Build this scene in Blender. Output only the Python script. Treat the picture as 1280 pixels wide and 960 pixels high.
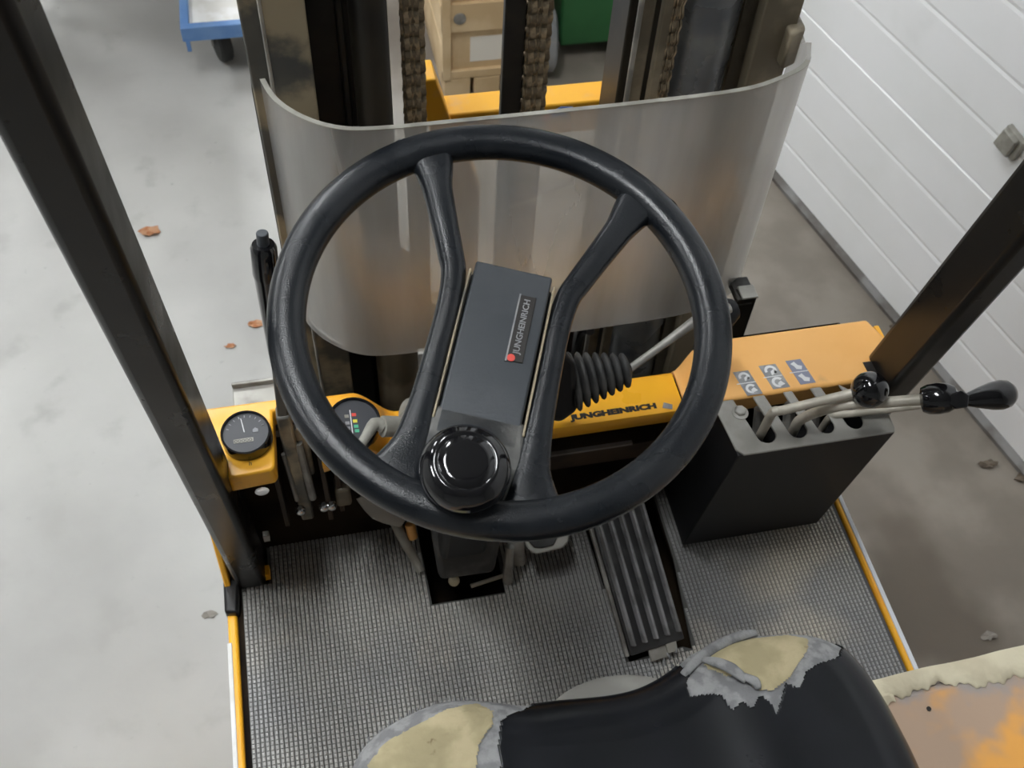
import bpy, bmesh, math, random
import numpy as np
from mathutils import Vector, Matrix
random.seed(7); rng = np.random.default_rng(7)
for o in list(bpy.data.objects): bpy.data.objects.remove(o)
S = bpy.context.scene
COL = S.collection
pi = math.pi

# ------------------------------------------------------------------ camera
CAM = Vector((0, 0, 1.85)); FPX = 1330.0
p_, r_, y_ = math.radians(53.299), math.radians(-4.311), math.radians(-15.027)
f_ = Vector((-math.sin(y_)*math.cos(p_), math.cos(y_)*math.cos(p_), -math.sin(p_)))
r0 = Vector((math.cos(y_), math.sin(y_), 0)); d0 = f_.cross(r0)
rt = math.cos(r_)*r0 + math.sin(r_)*d0; dn = -math.sin(r_)*r0 + math.cos(r_)*d0
cd = bpy.data.cameras.new('camera'); cam = bpy.data.objects.new('camera', cd); COL.objects.link(cam)
cd.sensor_width = 36; cd.lens = FPX/1280*36; cd.clip_start = .02; cd.clip_end = 60
M = Matrix((rt, -dn, -f_)).transposed().to_4x4(); M.translation = CAM; cam.matrix_world = M
cd.dof.use_dof = True; cd.dof.focus_distance = 1.0; cd.dof.aperture_fstop = 13
S.camera = cam
# ------------------------------------------------------------------ world, exposure
W = bpy.data.worlds.new('world'); S.world = W; W.use_nodes = True
W.node_tree.nodes['Background'].inputs[0].default_value = (.85, .92, 1, 1)
W.node_tree.nodes['Background'].inputs[1].default_value = .25
S.view_settings.view_transform = 'Standard'; S.view_settings.look = 'None'
S.view_settings.gamma = 1; S.view_settings.use_curve_mapping = False
S.view_settings.exposure = 0.9
LAMP_POWER = 25.0        # emission strength of each ceiling lamp diffuser
LAMPS = [(-3.1, .8), (-.5, .7), (-3.1, 3.4), (-.8, 3.4), (-3.1, 5.9), (-.8, 5.9)]

# ------------------------------------------------------------------ helpers
def V(*a): return Vector(a)
def on_z(u, v, z):
    d = rt*((u-640)/FPX) + dn*((v-480)/FPX) + f_
    return CAM + d*((z-CAM.z)/d.z)
def on_y(u, v, y):
    d = rt*((u-640)/FPX) + dn*((v-480)/FPX) + f_
    return CAM + d*((y-CAM.y)/d.y)
def lk(a, b, t): return a+(b-a)*t

def node_mat(name, col, rough=.5, metal=0., col2=None, nscale=6., ndet=5., nlo=.4, nhi=.6, col3=None, n3scale=3., n3lo=.55, n3hi=.7,
             bump=0., bscale=200., bdist=.001, coat=0., rvar=0., spec=.5):
    m = bpy.data.materials.new(name); m.use_nodes = True; nt = m.node_tree; N = nt.nodes; L = nt.links
    b = N['Principled BSDF']; b.inputs['Roughness'].default_value = rough; b.inputs['Metallic'].default_value = metal
    b.inputs['Specular IOR Level'].default_value = spec
    b.inputs['Base Color'].default_value = (*col, 1); b.inputs['Coat Weight'].default_value = coat
    tc = N.new('ShaderNodeTexCoord').outputs['Object']
    def noise(sc, det=5, off=0):
        n = N.new('ShaderNodeTexNoise'); n.inputs['Scale'].default_value = sc; n.inputs['Detail'].default_value = det
        mp = N.new('ShaderNodeMapping'); mp.inputs['Location'].default_value = (off, off*1.7, off*.3)
        L.new(tc, mp.inputs[0]); L.new(mp.outputs[0], n.inputs['Vector']); return n.outputs['Fac']
    def ramp(x, lo, hi):
        r = N.new('ShaderNodeMapRange'); r.inputs[1].default_value = lo; r.inputs[2].default_value = hi; r.interpolation_type = 'SMOOTHSTEP'
        L.new(x, r.inputs[0]); return r.outputs[0]
    cur = None
    def mix(fac, a, c):
        x = N.new('ShaderNodeMix'); x.data_type = 'RGBA'; L.new(fac, x.inputs[0])
        if isinstance(a, tuple): x.inputs[6].default_value = (*a, 1)
        else: L.new(a, x.inputs[6])
        x.inputs[7].default_value = (*c, 1); return x.outputs[2]
    cur = col
    if col2: cur = mix(ramp(noise(nscale, ndet), nlo, nhi), cur, col2)
    if col3: cur = mix(ramp(noise(n3scale, 8, 5.3), n3lo, n3hi), cur, col3)
    if not isinstance(cur, tuple): L.new(cur, b.inputs['Base Color'])
    if rvar:
        x = N.new('ShaderNodeMapRange'); L.new(noise(nscale*1.5, 4, 2.2), x.inputs[0])
        x.inputs[1].default_value = .3; x.inputs[2].default_value = .7; x.inputs[3].default_value = rough-rvar; x.inputs[4].default_value = rough+rvar
        L.new(x.outputs[0], b.inputs['Roughness'])
    if bump:
        bp = N.new('ShaderNodeBump'); bp.inputs['Strength'].default_value = bump; bp.inputs['Distance'].default_value = bdist
        L.new(noise(bscale, 3, 9.1), bp.inputs['Height']); L.new(bp.outputs[0], b.inputs['Normal'])
    m['nt'] = 1
    return m

def link(name, me, mat, parent=None, smooth=True, angle=35, bevel=0, seg=2):
    o = bpy.data.objects.new(name, me); COL.objects.link(o)
    if mat is not None: me.materials.append(mat)
    if smooth and len(me.polygons):
        me.polygons.foreach_set('use_smooth', [True]*len(me.polygons))
        if angle: me.set_sharp_from_angle(angle=math.radians(angle))
    if parent is not None:
        o.parent = parent; o.matrix_parent_inverse = Matrix.Translation(-Vector(parent.location)) if parent.type == 'EMPTY' else Matrix()
    if bevel:
        b = o.modifiers.new('bevel', 'BEVEL'); b.width = bevel; b.segments = seg; b.limit_method = 'ANGLE'; b.angle_limit = math.radians(30); b.harden_normals = False
    return o
def rep(parent, o):
    return o
def tag(o, label=None, cat=None, group=None, kind=None):
    if label: o['label'] = label
    if cat: o['category'] = cat
    if group: o['group'] = group
    if kind: o['kind'] = kind
    return o
def empty(name, loc, label=None, cat=None, group=None, kind=None):
    e = bpy.data.objects.new(name, None); COL.objects.link(e); e.location = loc; e.empty_display_size = .05
    return tag(e, label, cat, group, kind)

class G:
    """collects geometry for one mesh"""
    def __init__(s): s.v = []; s.f = []
    def add(s, vs, fs):
        n = len(s.v); s.v += [tuple(x) for x in vs]; s.f += [tuple(i+n for i in f) for f in fs]; return s
    def prism(s, poly, h0, h1, fr=None):
        """poly in plane (a,b), extruded along n; fr=(origin,a,b,n)"""
        O, a, b, n = fr or (V(0,0,0), V(1,0,0), V(0,1,0), V(0,0,1))
        area = sum(poly[i][0]*poly[(i+1) % len(poly)][1]-poly[(i+1) % len(poly)][0]*poly[i][1] for i in range(len(poly)))
        flip = (area < 0) != (a.cross(b).dot(n)*(h1-h0) < 0)
        if flip: poly = poly[::-1]
        k = len(poly)
        vs = [O+a*p[0]+b*p[1]+n*h0 for p in poly]+[O+a*p[0]+b*p[1]+n*h1 for p in poly]
        fs = [tuple(range(k))[::-1], tuple(range(k, 2*k))]+[(i, (i+1) % k, (i+1) % k+k, i+k) for i in range(k)]
        return s.add(vs, fs)
    def box(s, x0, x1, y0, y1, z0, z1): return s.prism([(x0,y0),(x1,y0),(x1,y1),(x0,y1)], z0, z1)
    def loft(s, rings, closed=True, caps=True):
        n = len(rings[0]); vs = [p for r in rings for p in r]; fs = []
        for i in range(len(rings)-1):
            for j in range(n if closed else n-1):
                k = (j+1) % n; fs.append((i*n+j, i*n+k, (i+1)*n+k, (i+1)*n+j))
        if caps and closed:
            fs.append(tuple(range(n))[::-1]); fs.append(tuple((len(rings)-1)*n+j for j in range(n)))
        return s.add(vs, fs)
    def tube(s, pts, rad, seg=14, smoothn=0, caps=True, flat=1.0, up=None):
        pts = [Vector(p) for p in pts]
        if not hasattr(rad, '__len__'): rad = [rad]*len(pts)
        if smoothn: pts, rad = cat(pts, smoothn, rad)
        rings = []; t = (pts[1]-pts[0]).normalized()
        u = (up or (V(0,0,1) if abs(t.z) < .9 else V(1,0,0))); u = (u-t*u.dot(t)).normalized()
        for i, p in enumerate(pts):
            t = (pts[min(i+1, len(pts)-1)]-pts[max(i-1, 0)]).normalized()
            u = (u-t*u.dot(t)).normalized(); w = t.cross(u)
            rings.append([p+u*(rad[i]*math.cos(2*pi*j/seg)*flat)+w*(rad[i]*math.sin(2*pi*j/seg)) for j in range(seg)])
        return s.loft(rings, True, caps)
    def lathe(s, prof, O, ax, seg=32, ref=None):
        """prof: (radius, height) along ax"""
        O = Vector(O); ax = Vector(ax).normalized(); u = ref or (V(1,0,0) if abs(ax.x) < .8 else V(0,1,0)); u = (u-ax*u.dot(ax)).normalized(); w = ax.cross(u)
        rings = [[O+ax*h+u*(max(r, 1e-5)*math.cos(2*pi*j/seg))+w*(max(r, 1e-5)*math.sin(2*pi*j/seg)) for j in range(seg)] for r, h in prof]
        return s.loft(rings)
    def sphere(s, O, r, seg=24, sc=(1,1,1)):
        O = Vector(O); rings = []
        for i in range(1, seg//2):
            a = pi*i/(seg//2); rings.append([O+V(r*math.sin(a)*math.cos(2*pi*j/seg)*sc[0], r*math.sin(a)*math.sin(2*pi*j/seg)*sc[1], -r*math.cos(a)*sc[2]) for j in range(seg)])
        return s.loft(rings)
    def done(s, name, mat, parent=None, **k):
        me = bpy.data.meshes.new(name); me.from_pydata([tuple(v) for v in s.v], [], s.f); me.update()
        bm = bmesh.new(); bm.from_mesh(me); bmesh.ops.recalc_face_normals(bm, faces=bm.faces); bm.to_mesh(me); bm.free()
        return link(name, me, mat, parent, **k)
def cat(pts, n, rad=None):
    """Catmull-Rom resampling"""
    out = []; rr = []; P = [Vector(p) for p in pts]
    for i in range(len(P)-1):
        a = P[max(i-1, 0)]; b = P[i]; c = P[i+1]; d = P[min(i+2, len(P)-1)]
        for k in range(n):
            t = k/n; out.append(.5*((2*b)+(c-a)*t+(2*a-5*b+4*c-d)*t*t+(3*b-a-3*c+d)*t**3))
            if rad: rr.append(lk(rad[i], rad[i+1], t))
    out.append(P[-1])
    if rad: rr.append(rad[-1]); return out, rr
    return out
def box(name, mat, parent, x0, x1, y0, y1, z0, z1, bevel=.001, **k):
    return G().box(x0, x1, y0, y1, z0, z1).done(name, mat, parent, bevel=bevel, **k)
def bar_between(g, A, B, w, h, side=None):
    A = Vector(A); B = Vector(B); t = (B-A).normalized(); s = side or V(1,0,0); s = (s-t*s.dot(t)).normalized(); n = t.cross(s)
    L_ = (B-A).length; return g.prism([(-w/2,-h/2),(w/2,-h/2),(w/2,h/2),(-w/2,h/2)], 0, L_, (A, s, n, t))
def text(body, size, O, xd, yd, mat, parent, name='lettering', width=None, bold=0., depth=.0002, align='LEFT'):
    c = bpy.data.curves.new(name, 'FONT'); c.body = body; c.size = size; c.extrude = depth; c.offset = bold; c.resolution_u = 3
    c.align_x = align
    t = bpy.data.objects.new('tmp', c); COL.objects.link(t); bpy.context.view_layer.update()
    me = bpy.data.meshes.new_from_object(t.evaluated_get(bpy.context.evaluated_depsgraph_get())); bpy.data.objects.remove(t)
    me.name = name
    xd = Vector(xd).normalized(); yd = Vector(yd); yd = (yd-xd*yd.dot(xd)).normalized(); n = xd.cross(yd)
    xs = [v.co.x for v in me.vertices]; k = (width/(max(xs)-min(xs))) if width else 1
    for v in me.vertices:
        v.co = Vector(O)+xd*(v.co.x*k)+yd*v.co.y+n*v.co.z
    return link(name, me, mat, parent, smooth=False)

# ------------------------------------------------------------------ materials
MT = {}
MT['yellow'] = node_mat('yellow_paint', (.93,.46,.025), .36, col2=(.84,.36,.03), nscale=9, nlo=.45, nhi=.75, col3=(.33,.17,.06), n3scale=14, n3lo=.62, n3hi=.75, rvar=.1, bump=.08, bscale=90)
MT['yellow_dusty'] = node_mat('dusty_orange_paint', (.90,.48,.15), .42, col2=(.84,.42,.11), nscale=12, nlo=.4, nhi=.8, col3=(.40,.24,.13), n3scale=16, n3lo=.63, n3hi=.78, rvar=.1, bump=.08, bscale=90)
MT['yellow_bright'] = node_mat('yellow_carriage_paint', (.9,.45,.03), .45, col2=(.82,.45,.12), nscale=22, nlo=.5, nhi=.7, bump=.1, bscale=80)
MT['black_paint'] = node_mat('black_post_paint', (.008,.008,.008), .32, col2=(.012,.011,.010), nscale=10, rvar=.08, spec=.3)
MT['post'] = MT['black_paint']
MT['rim'] = node_mat('grained_black_rubber', (.008,.010,.013), .24, spec=.4, col2=(.015,.017,.020), nscale=14, bump=.4, bscale=800, bdist=.0006, rvar=.05, col3=(.032,.033,.034), n3scale=9, n3lo=.6, n3hi=.8)
MT['rim_worn'] = node_mat('worn_dusty_rubber', (.02,.021,.022), .4, col2=(.13,.128,.12), nscale=22, ndet=8, nlo=.45, nhi=.7, bump=.4, bscale=300, bdist=.0006)
MT['plate'] = node_mat('smooth_black_plastic', (.035,.042,.05), .42, col2=(.05,.056,.064), nscale=9, bump=.05, bscale=400, rvar=.05)
MT['gloss_black'] = node_mat('glossy_black_plastic', (.006,.006,.007), .10, coat=.4)
MT['dark_plastic'] = node_mat('dark_plastic', (.010,.010,.011), .5, spec=.25)
MT['bellows'] = node_mat('dusty_black_rubber', (.03,.03,.03), .6, col2=(.07,.068,.064), nscale=20)
MT['steel_grey'] = node_mat('dusty_grey_steel', (.36,.35,.32), .5, .35, col2=(.18,.17,.155), nscale=18, bump=.1, bscale=120, rvar=.1)
MT['slotplate'] = node_mat('worn_grey_paint', (.30,.29,.265), .42, .1, col2=(.21,.20,.18), nscale=14, bump=.1, bscale=150, rvar=.1)
MT['rod'] = node_mat('dull_zinc_rod', (.52,.48,.41), .45, .15, col2=(.38,.35,.29), nscale=30)
MT['mast_dark'] = node_mat('greasy_black_steel', (.012,.011,.010), .4, .2, col2=(.035,.03,.022), nscale=8, bump=.1, bscale=60)
MT['mast_grey'] = node_mat('worn_grey_mast_steel', (.075,.075,.07), .5, .1, col2=(.12,.115,.10), nscale=9, col3=(.36,.30,.20), n3scale=7, n3lo=.47, n3hi=.55, bump=.15, bscale=60)
MT['mast_brown'] = node_mat('brown_greasy_steel', (.15,.125,.085), .5, .1, col2=(.32,.27,.19), nscale=12, bump=.15, bscale=80)
MT['mast_edge'] = node_mat('bright_worn_edge', (.42,.40,.36), .4, .4, col2=(.25,.24,.22), nscale=20)
MT['cyl'] = node_mat('hydraulic_cylinder_paint', (.15,.16,.175), .28, .4, col2=(.28,.285,.28), nscale=10, rvar=.1, bump=.08, bscale=70, col3=(.3,.29,.27), n3scale=30, n3lo=.74, n3hi=.76)
MT['chain'] = node_mat('greasy_chain_steel', (.18,.14,.09), .32, .4, col2=(.45,.36,.24), nscale=60, nlo=.45, nhi=.6, bump=.2, bscale=200)
MT['rubber'] = node_mat('grey_ribbed_rubber', (.30,.30,.298), .42, col2=(.41,.40,.37), nscale=3.5, nlo=.35, nhi=.65, col3=(.56,.51,.43), n3scale=4.2, n3lo=.56, n3hi=.72)
MT['rubber_base'] = node_mat('grey_rubber_base', (.07,.07,.067), .7, col2=(.10,.098,.09), nscale=4)
MT['rubber_black'] = node_mat('black_pedal_rubber', (.03,.03,.031), .3, col2=(.07,.07,.068), nscale=25, nlo=.5, nhi=.7)
MT['rib'] = node_mat('rib_shine_rubber', (.22,.22,.225), .25, col2=(.13,.13,.13), nscale=30)  # paler than the pedal pad: the shine on the ribs put into their colour
MT['vinyl'] = node_mat('black_seat_vinyl', (.005,.006,.008), .27, col2=(.008,.009,.012), nscale=20, bump=.05, bscale=500, spec=.35)
MT['vinyl'].name = 'black_seat_vinyl'
MT['lining'] = node_mat('grey_torn_backing_fabric', (.20,.20,.205), .85, col2=(.31,.31,.31), nscale=70, bump=.6, bscale=260, bdist=.002)
MT['foam'] = node_mat('yellowed_seat_foam', (.50,.425,.26), .9, col2=(.38,.325,.19), nscale=25, bump=.5, bscale=150, bdist=.002, col3=(.2,.15,.08), n3scale=40, n3lo=.68, n3hi=.74)
MT['foamstrip'] = node_mat('cream_foam_strip', (.66,.60,.44), .85, col2=(.55,.49,.35), nscale=20, bump=.5, bscale=80, bdist=.003)
MT['pad'] = node_mat('pale_dusty_rubber', (.42,.415,.38), .7, col2=(.34,.33,.30), nscale=12, bump=.2, bscale=60)
MT['hood'] = node_mat('worn_orange_hood_paint', (.78,.37,.075), .40, col2=(.44,.31,.22), nscale=7, ndet=4, nlo=.38, nhi=.47, col3=(.34,.30,.28), n3scale=6, n3lo=.48, n3hi=.53, rvar=.1, bump=.15, bscale=80)
MT['white'] = node_mat('white_paint', (.8,.8,.8), .5, col2=(.7,.69,.66), nscale=20)
MT['white_bluish'] = node_mat('white_tape', (.75,.78,.82), .4)
MT['decal'] = node_mat('grey_decal', (.23,.235,.25), .4, col2=(.33,.33,.33), nscale=60)
MT['decal_white'] = node_mat('white_decal_print', (.74,.74,.75), .45)
MT['decal_blue'] = node_mat('blue_grey_decal', (.24,.25,.33), .4)
MT['ink'] = node_mat('black_ink', (.015,.012,.01), .5)
MT['dark'] = node_mat('dark_underside', (.008,.006,.005), .85, spec=.1, col2=(.022,.015,.009), nscale=8)
MT['brown_dirt'] = node_mat('brown_dirty_steel', (.05,.03,.015), .7, col2=(.02,.013,.008), nscale=12)
MT['key'] = node_mat('dusty_grey_plastic', (.33,.32,.28), .6, col2=(.24,.23,.2), nscale=30)
MT['glassface'] = node_mat('gauge_face', (.045,.047,.055), .45, coat=.12)
MT['chrome'] = node_mat('chrome', (.6,.6,.6), .2, 1.)
MT['col_red'] = node_mat('red_mark', (.7,.07,.05), .5); MT['col_yel'] = node_mat('yellow_mark', (.7,.62,.06), .5); MT['col_grn'] = node_mat('green_mark', (.08,.42,.25), .5)
MT['pink'] = node_mat('pink_paint_mark', (.75,.2,.25), .6); MT['blue'] = node_mat('blue_paint', (.10,.22,.48), .5, col2=(.14,.27,.52), nscale=10); MT['bluem'] = node_mat('blue_paint_mark', (.16,.25,.55), .6)
MT['wood'] = node_mat('pale_wood', (.56,.40,.22), .7, col2=(.66,.50,.30), nscale=8, bump=.1)
MT['green'] = node_mat('green_plastic', (.028,.14,.045), .5, col2=(.035,.17,.055), nscale=4)
MT['tyre'] = node_mat('grey_tyre', (.16,.165,.17), .6, col2=(.24,.24,.24), nscale=12)
MT['black_tyre'] = node_mat('black_tyre', (.015,.015,.014), .6)
MT['paper'] = node_mat('paper_label', (.78,.74,.66), .6)
MT['leaf'] = node_mat('dry_leaf', (.34,.13,.05), .8, col2=(.45,.25,.14), nscale=60)
MT['leafg'] = node_mat('grey_brown_leaf', (.09,.07,.05), .8, col2=(.14,.11,.08), nscale=60)
MT['stone'] = node_mat('grey_scrap', (.26,.24,.21), .8)
MT['door'] = node_mat('white_door_panel', (.86,.865,.88), .35, col2=(.80,.81,.81), nscale=3, ndet=7, nlo=.4, nhi=.75, col3=(.62,.63,.61), n3scale=2.4, n3lo=.6, n3hi=.8, bump=.03, bscale=60)
MT['seal'] = node_mat('grey_rubber_seal', (.20,.195,.19), .7, col2=(.10,.09,.08), nscale=12)
MT['wall'] = node_mat('painted_wall', (.45,.45,.44), .8, col2=(.40,.40,.39), nscale=2)
MT['ceil'] = node_mat('ceiling_sheet', (.36,.36,.36), .8, col2=(.32,.32,.32), nscale=2)
# floor concrete with a brown dirty zone along the door
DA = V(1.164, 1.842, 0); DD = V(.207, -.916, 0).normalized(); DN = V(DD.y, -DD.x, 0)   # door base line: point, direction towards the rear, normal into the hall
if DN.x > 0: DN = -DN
def floor_material():
    m = bpy.data.materials.new('concrete_floor'); m.use_nodes = True; nt = m.node_tree; N = nt.nodes; L = nt.links; b = N['Principled BSDF']
    tc = N.new('ShaderNodeTexCoord').outputs['Object']
    def noise(sc, det=6):
        n = N.new('ShaderNodeTexNoise'); n.inputs['Scale'].default_value = sc; n.inputs['Detail'].default_value = det; L.new(tc, n.inputs['Vector']); return n.outputs['Fac']
    def rng_(x, a, b_, c=0., d=1.):
        r = N.new('ShaderNodeMapRange'); r.interpolation_type = 'SMOOTHSTEP'
        for i, v in enumerate((a, b_, c, d)): r.inputs[i+1].default_value = v
        L.new(x, r.inputs[0]); return r.outputs[0]
    def mixc(f, a, c):
        x = N.new('ShaderNodeMix'); x.data_type = 'RGBA'; L.new(f, x.inputs[0])
        for s, v in ((6, a), (7, c)):
            if isinstance(v, tuple): x.inputs[s].default_value = (*v, 1)
            else: L.new(v, x.inputs[s])
        return x.outputs[2]
    c = mixc(rng_(noise(1.1), .35, .65), (.45,.445,.425), (.31,.305,.29))
    c = mixc(rng_(noise(9), .55, .75), c, (.34,.335,.315))
    c = mixc(rng_(noise(45, 8), .66, .8), c, (.33,.325,.31))
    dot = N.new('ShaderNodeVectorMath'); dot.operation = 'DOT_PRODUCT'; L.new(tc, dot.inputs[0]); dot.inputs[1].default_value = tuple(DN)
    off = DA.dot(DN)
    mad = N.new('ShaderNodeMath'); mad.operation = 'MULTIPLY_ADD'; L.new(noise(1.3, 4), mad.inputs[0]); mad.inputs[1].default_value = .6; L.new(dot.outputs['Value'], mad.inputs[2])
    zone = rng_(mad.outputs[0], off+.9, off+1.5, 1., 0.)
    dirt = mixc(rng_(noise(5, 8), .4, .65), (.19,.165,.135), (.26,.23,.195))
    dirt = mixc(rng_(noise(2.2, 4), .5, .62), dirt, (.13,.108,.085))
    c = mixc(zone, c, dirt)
    L.new(c, b.inputs['Base Color']); L.new(rng_(noise(4), .3, .7, .45, .7), b.inputs['Roughness'])
    bp = N.new('ShaderNodeBump'); bp.inputs['Strength'].default_value = .15; bp.inputs['Distance'].default_value = .002; L.new(noise(60, 8), bp.inputs['Height']); L.new(bp.outputs[0], b.inputs['Normal'])
    return m
def shield_material():
    m = bpy.data.materials.new('dusty_clear_plastic'); m.use_nodes = True; nt = m.node_tree; N = nt.nodes; L = nt.links
    N.remove(N['Principled BSDF']); out = N['Material Output']
    tr = N.new('ShaderNodeBsdfTransparent'); tr.inputs[0].default_value = (.93,.92,.90,1)
    df = N.new('ShaderNodeBsdfDiffuse'); tl = N.new('ShaderNodeBsdfTranslucent'); gl = N.new('ShaderNodeBsdfGlossy')
    tl.inputs[0].default_value = (.97,.96,.95,1); gl.inputs['Roughness'].default_value = .3; gl.inputs[0].default_value = (1,1,1,1)
    tc = N.new('ShaderNodeTexCoord').outputs['Object']; mp = N.new('ShaderNodeMapping'); mp.inputs['Scale'].default_value = (14, 14, 2.5); L.new(tc, mp.inputs[0])
    n = N.new('ShaderNodeTexNoise'); n.inputs['Scale'].default_value = 1; n.inputs['Detail'].default_value = 6; L.new(mp.outputs[0], n.inputs['Vector'])
    n2 = N.new('ShaderNodeTexNoise'); n2.inputs['Scale'].default_value = 9; n2.inputs['Detail'].default_value = 5; L.new(tc, n2.inputs['Vector'])
    c = N.new('ShaderNodeMix'); c.data_type = 'RGBA'; L.new(n2.outputs[0], c.inputs[0]); c.inputs[6].default_value = (.80,.77,.74,1); c.inputs[7].default_value = (.90,.89,.88,1); L.new(c.outputs[2], df.inputs[0])
    r = N.new('ShaderNodeMapRange'); r.inputs[1].default_value = .3; r.inputs[2].default_value = .7; r.inputs[3].default_value = .21; r.inputs[4].default_value = .36; L.new(n.outputs[0], r.inputs[0])
    m1 = N.new('ShaderNodeMixShader'); m1.inputs[0].default_value = .65; L.new(df.outputs[0], m1.inputs[1]); L.new(tl.outputs[0], m1.inputs[2])
    m2 = N.new('ShaderNodeMixShader'); L.new(r.outputs[0], m2.inputs[0]); L.new(tr.outputs[0], m2.inputs[1]); L.new(m1.outputs[0], m2.inputs[2])
    fr = N.new('ShaderNodeFresnel'); fr.inputs[0].default_value = 1.4
    fm = N.new('ShaderNodeMath'); fm.operation = 'MULTIPLY'; fm.inputs[1].default_value = .45; L.new(fr.outputs[0], fm.inputs[0])
    m3 = N.new('ShaderNodeMixShader'); L.new(fm.outputs[0], m3.inputs[0]); L.new(m2.outputs[0], m3.inputs[1]); L.new(gl.outputs[0], m3.inputs[2])
    L.new(m3.outputs[0], out.inputs[0]); return m
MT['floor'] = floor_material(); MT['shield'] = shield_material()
def emis(name, col, st):
    m = bpy.data.materials.new(name); m.use_nodes = True; b = m.node_tree.nodes['Principled BSDF']
    b.inputs['Base Color'].default_value = (.8,.8,.8,1); b.inputs['Emission Color'].default_value = (*col, 1); b.inputs['Emission Strength'].default_value = st; return m
MT['lamp'] = emis('lamp_diffuser', (.955, .985, 1), LAMP_POWER)

# ------------------------------------------------------------------ the hall
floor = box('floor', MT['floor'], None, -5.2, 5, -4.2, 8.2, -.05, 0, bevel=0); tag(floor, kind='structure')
tag(box('ceiling', MT['ceil'], None, -5.2, 5, -4.2, 8.2, 4.2, 4.3, bevel=0), kind='structure')
tag(box('wall_left', MT['wall'], None, -5.2, -5.05, -4.2, 8.2, 0, 4.2, bevel=0), kind='structure')
tag(box('wall_back', MT['wall'], None, -5.2, 5, 8.05, 8.2, 0, 4.2, bevel=0), kind='structure')
tag(box('wall_front', MT['wall'], None, -5.2, 5, -4.2, -4.05, 0, 4.2, bevel=0), kind='structure')
DS0, DS1 = -1.7, 3.0      # extent of the door along DD
def dpt(s, d, z): return DA+DD*s+DN*d+V(0,0,z)
dfr = (DA, DD, V(0,0,1), -DN)
g = G(); g.prism([(-6.4,0),(DS0,0),(DS0,4.2),(-6.4,4.2)], .0, .15, dfr); g.prism([(DS1,0),(6.2,0),(6.2,4.2),(DS1,4.2)], .0, .15, dfr); g.prism([(DS0,3.08),(DS1,3.08),(DS1,4.2),(DS0,4.2)], .0, .15, dfr)
tag(g.done('wall_right', MT['wall'], None), kind='structure')
door = empty('door_1', tuple(DA), kind='structure')
PH = .44
for k in range(7):
    z0 = k*PH+.005; prof = [(-.04, z0+.0), (.0, z0+.0)]
    for j in range(1, 4):
        zz = z0+j*.11; prof += [(.0, zz-.007), (-.0013, zz), (.0, zz+.007)]
    z1 = z0+PH-.003; prof += [(.0, z1-.004), (-.004, z1), (-.04, z1)]
    rings = [[dpt(s, d, z) for d, z in prof] for s in (DS0, DS1)]
    G().loft(rings).done('door_panel', MT['door'], door, smooth=False)
g = G(); g.loft([[dpt(s, d, z) for d, z in [(-.04,0),(.012,0),(.014,.012),(.004,.022),(-.04,.022)]] for s in (DS0, DS1)]); g.done('door_seal', MT['seal'], door, angle=50)
# door latch handle
g = G(); hx = .535
g.prism([(hx-.025,.550),(hx+.03,.545),(hx+.035,.592),(hx-.015,.600)], -.0, -.012, dfr); g.prism([(hx-.02,.555),(hx+.02,.55),(hx+.024,.59),(hx-.012,.596)], -.010, -.022, dfr)
h = g.done('door_handle', MT['key'], door, bevel=.003); h['label'] = 'worn grey metal latch'
for lx, ly in LAMPS:
    e = empty('ceiling_lamp', (lx, ly, 4.2), 'flat rectangular ceiling lamp, %s one of the row %s' % ('rear' if ly < 1 else 'middle' if ly < 4 else 'far', 'along the left wall' if lx < -2 else 'nearer the forklift'), 'lamp', 'ceiling lamps over the hall')
    g = G(); g.box(lx-.22, lx+.22, ly-.64, ly+.64, 4.13, 4.199); g.done('housing', MT['white'], e)
    G().box(lx-.18, lx+.18, ly-.60, ly+.60, 4.118, 4.129).done('diffuser', MT['lamp'], e)

# ------------------------------------------------------------------ forklift: one thing, all fixed parts are its children
FK = empty('forklift', (.257, .2, 0), 'yellow forklift truck seen from its seat, black steering wheel, dash and mast', 'forklift')
X0, X1 = -.195, .702
# chassis
g = G(); g.box(X0+.012, X1-.010, -.9, .32, .12, .40); g.box(X0+.012, X1-.010, .32, .77, .12, .40)
g.done('chassis', MT['dark'], FK, bevel=.004)
# floor plate below the mat, with the two openings left out
fp = []
HX0, HX1, HY = .078, .180, .623
g = G()
g.box(X0+.012, HX0-.001, .10, .765, .485, .4945); g.box(HX0-.001, HX1+.001, .10, HY-.001, .485, .4945); g.box(HX1+.001, .314, .10, .765, .485, .4945)
g.box(.427, X1-.012, .10, .765, .485, .4945); g.prism([(.314,.10),(.427,.10),(.427,.47),(.413,.494),(.322,.494),(.314,.47)], .485, .4945)
g.done('floor_plate', MT['dark'], FK)
# side panels with yellow rims
for sx, (a, b_) in enumerate(((X0, X0+.013), (X1-.012, X1))):
    yr = .69 if sx == 0 else .76
    g = G().box(a, b_, -.9, yr, .12, .502); o = g.done('side_panel', MT['yellow'], FK, bevel=.004, seg=3)
# white strips on the outer rim edge
G().box(X0-.0015, X0+.0045, -.3, .615, .47, .5035).done('edge_strip', MT['white'], FK, bevel=.001)
G().box(X1-.005, X1+.0015, -.3, .76, .47, .5035).done('edge_strip', MT['white_bluish'], FK, bevel=.001)
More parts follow.
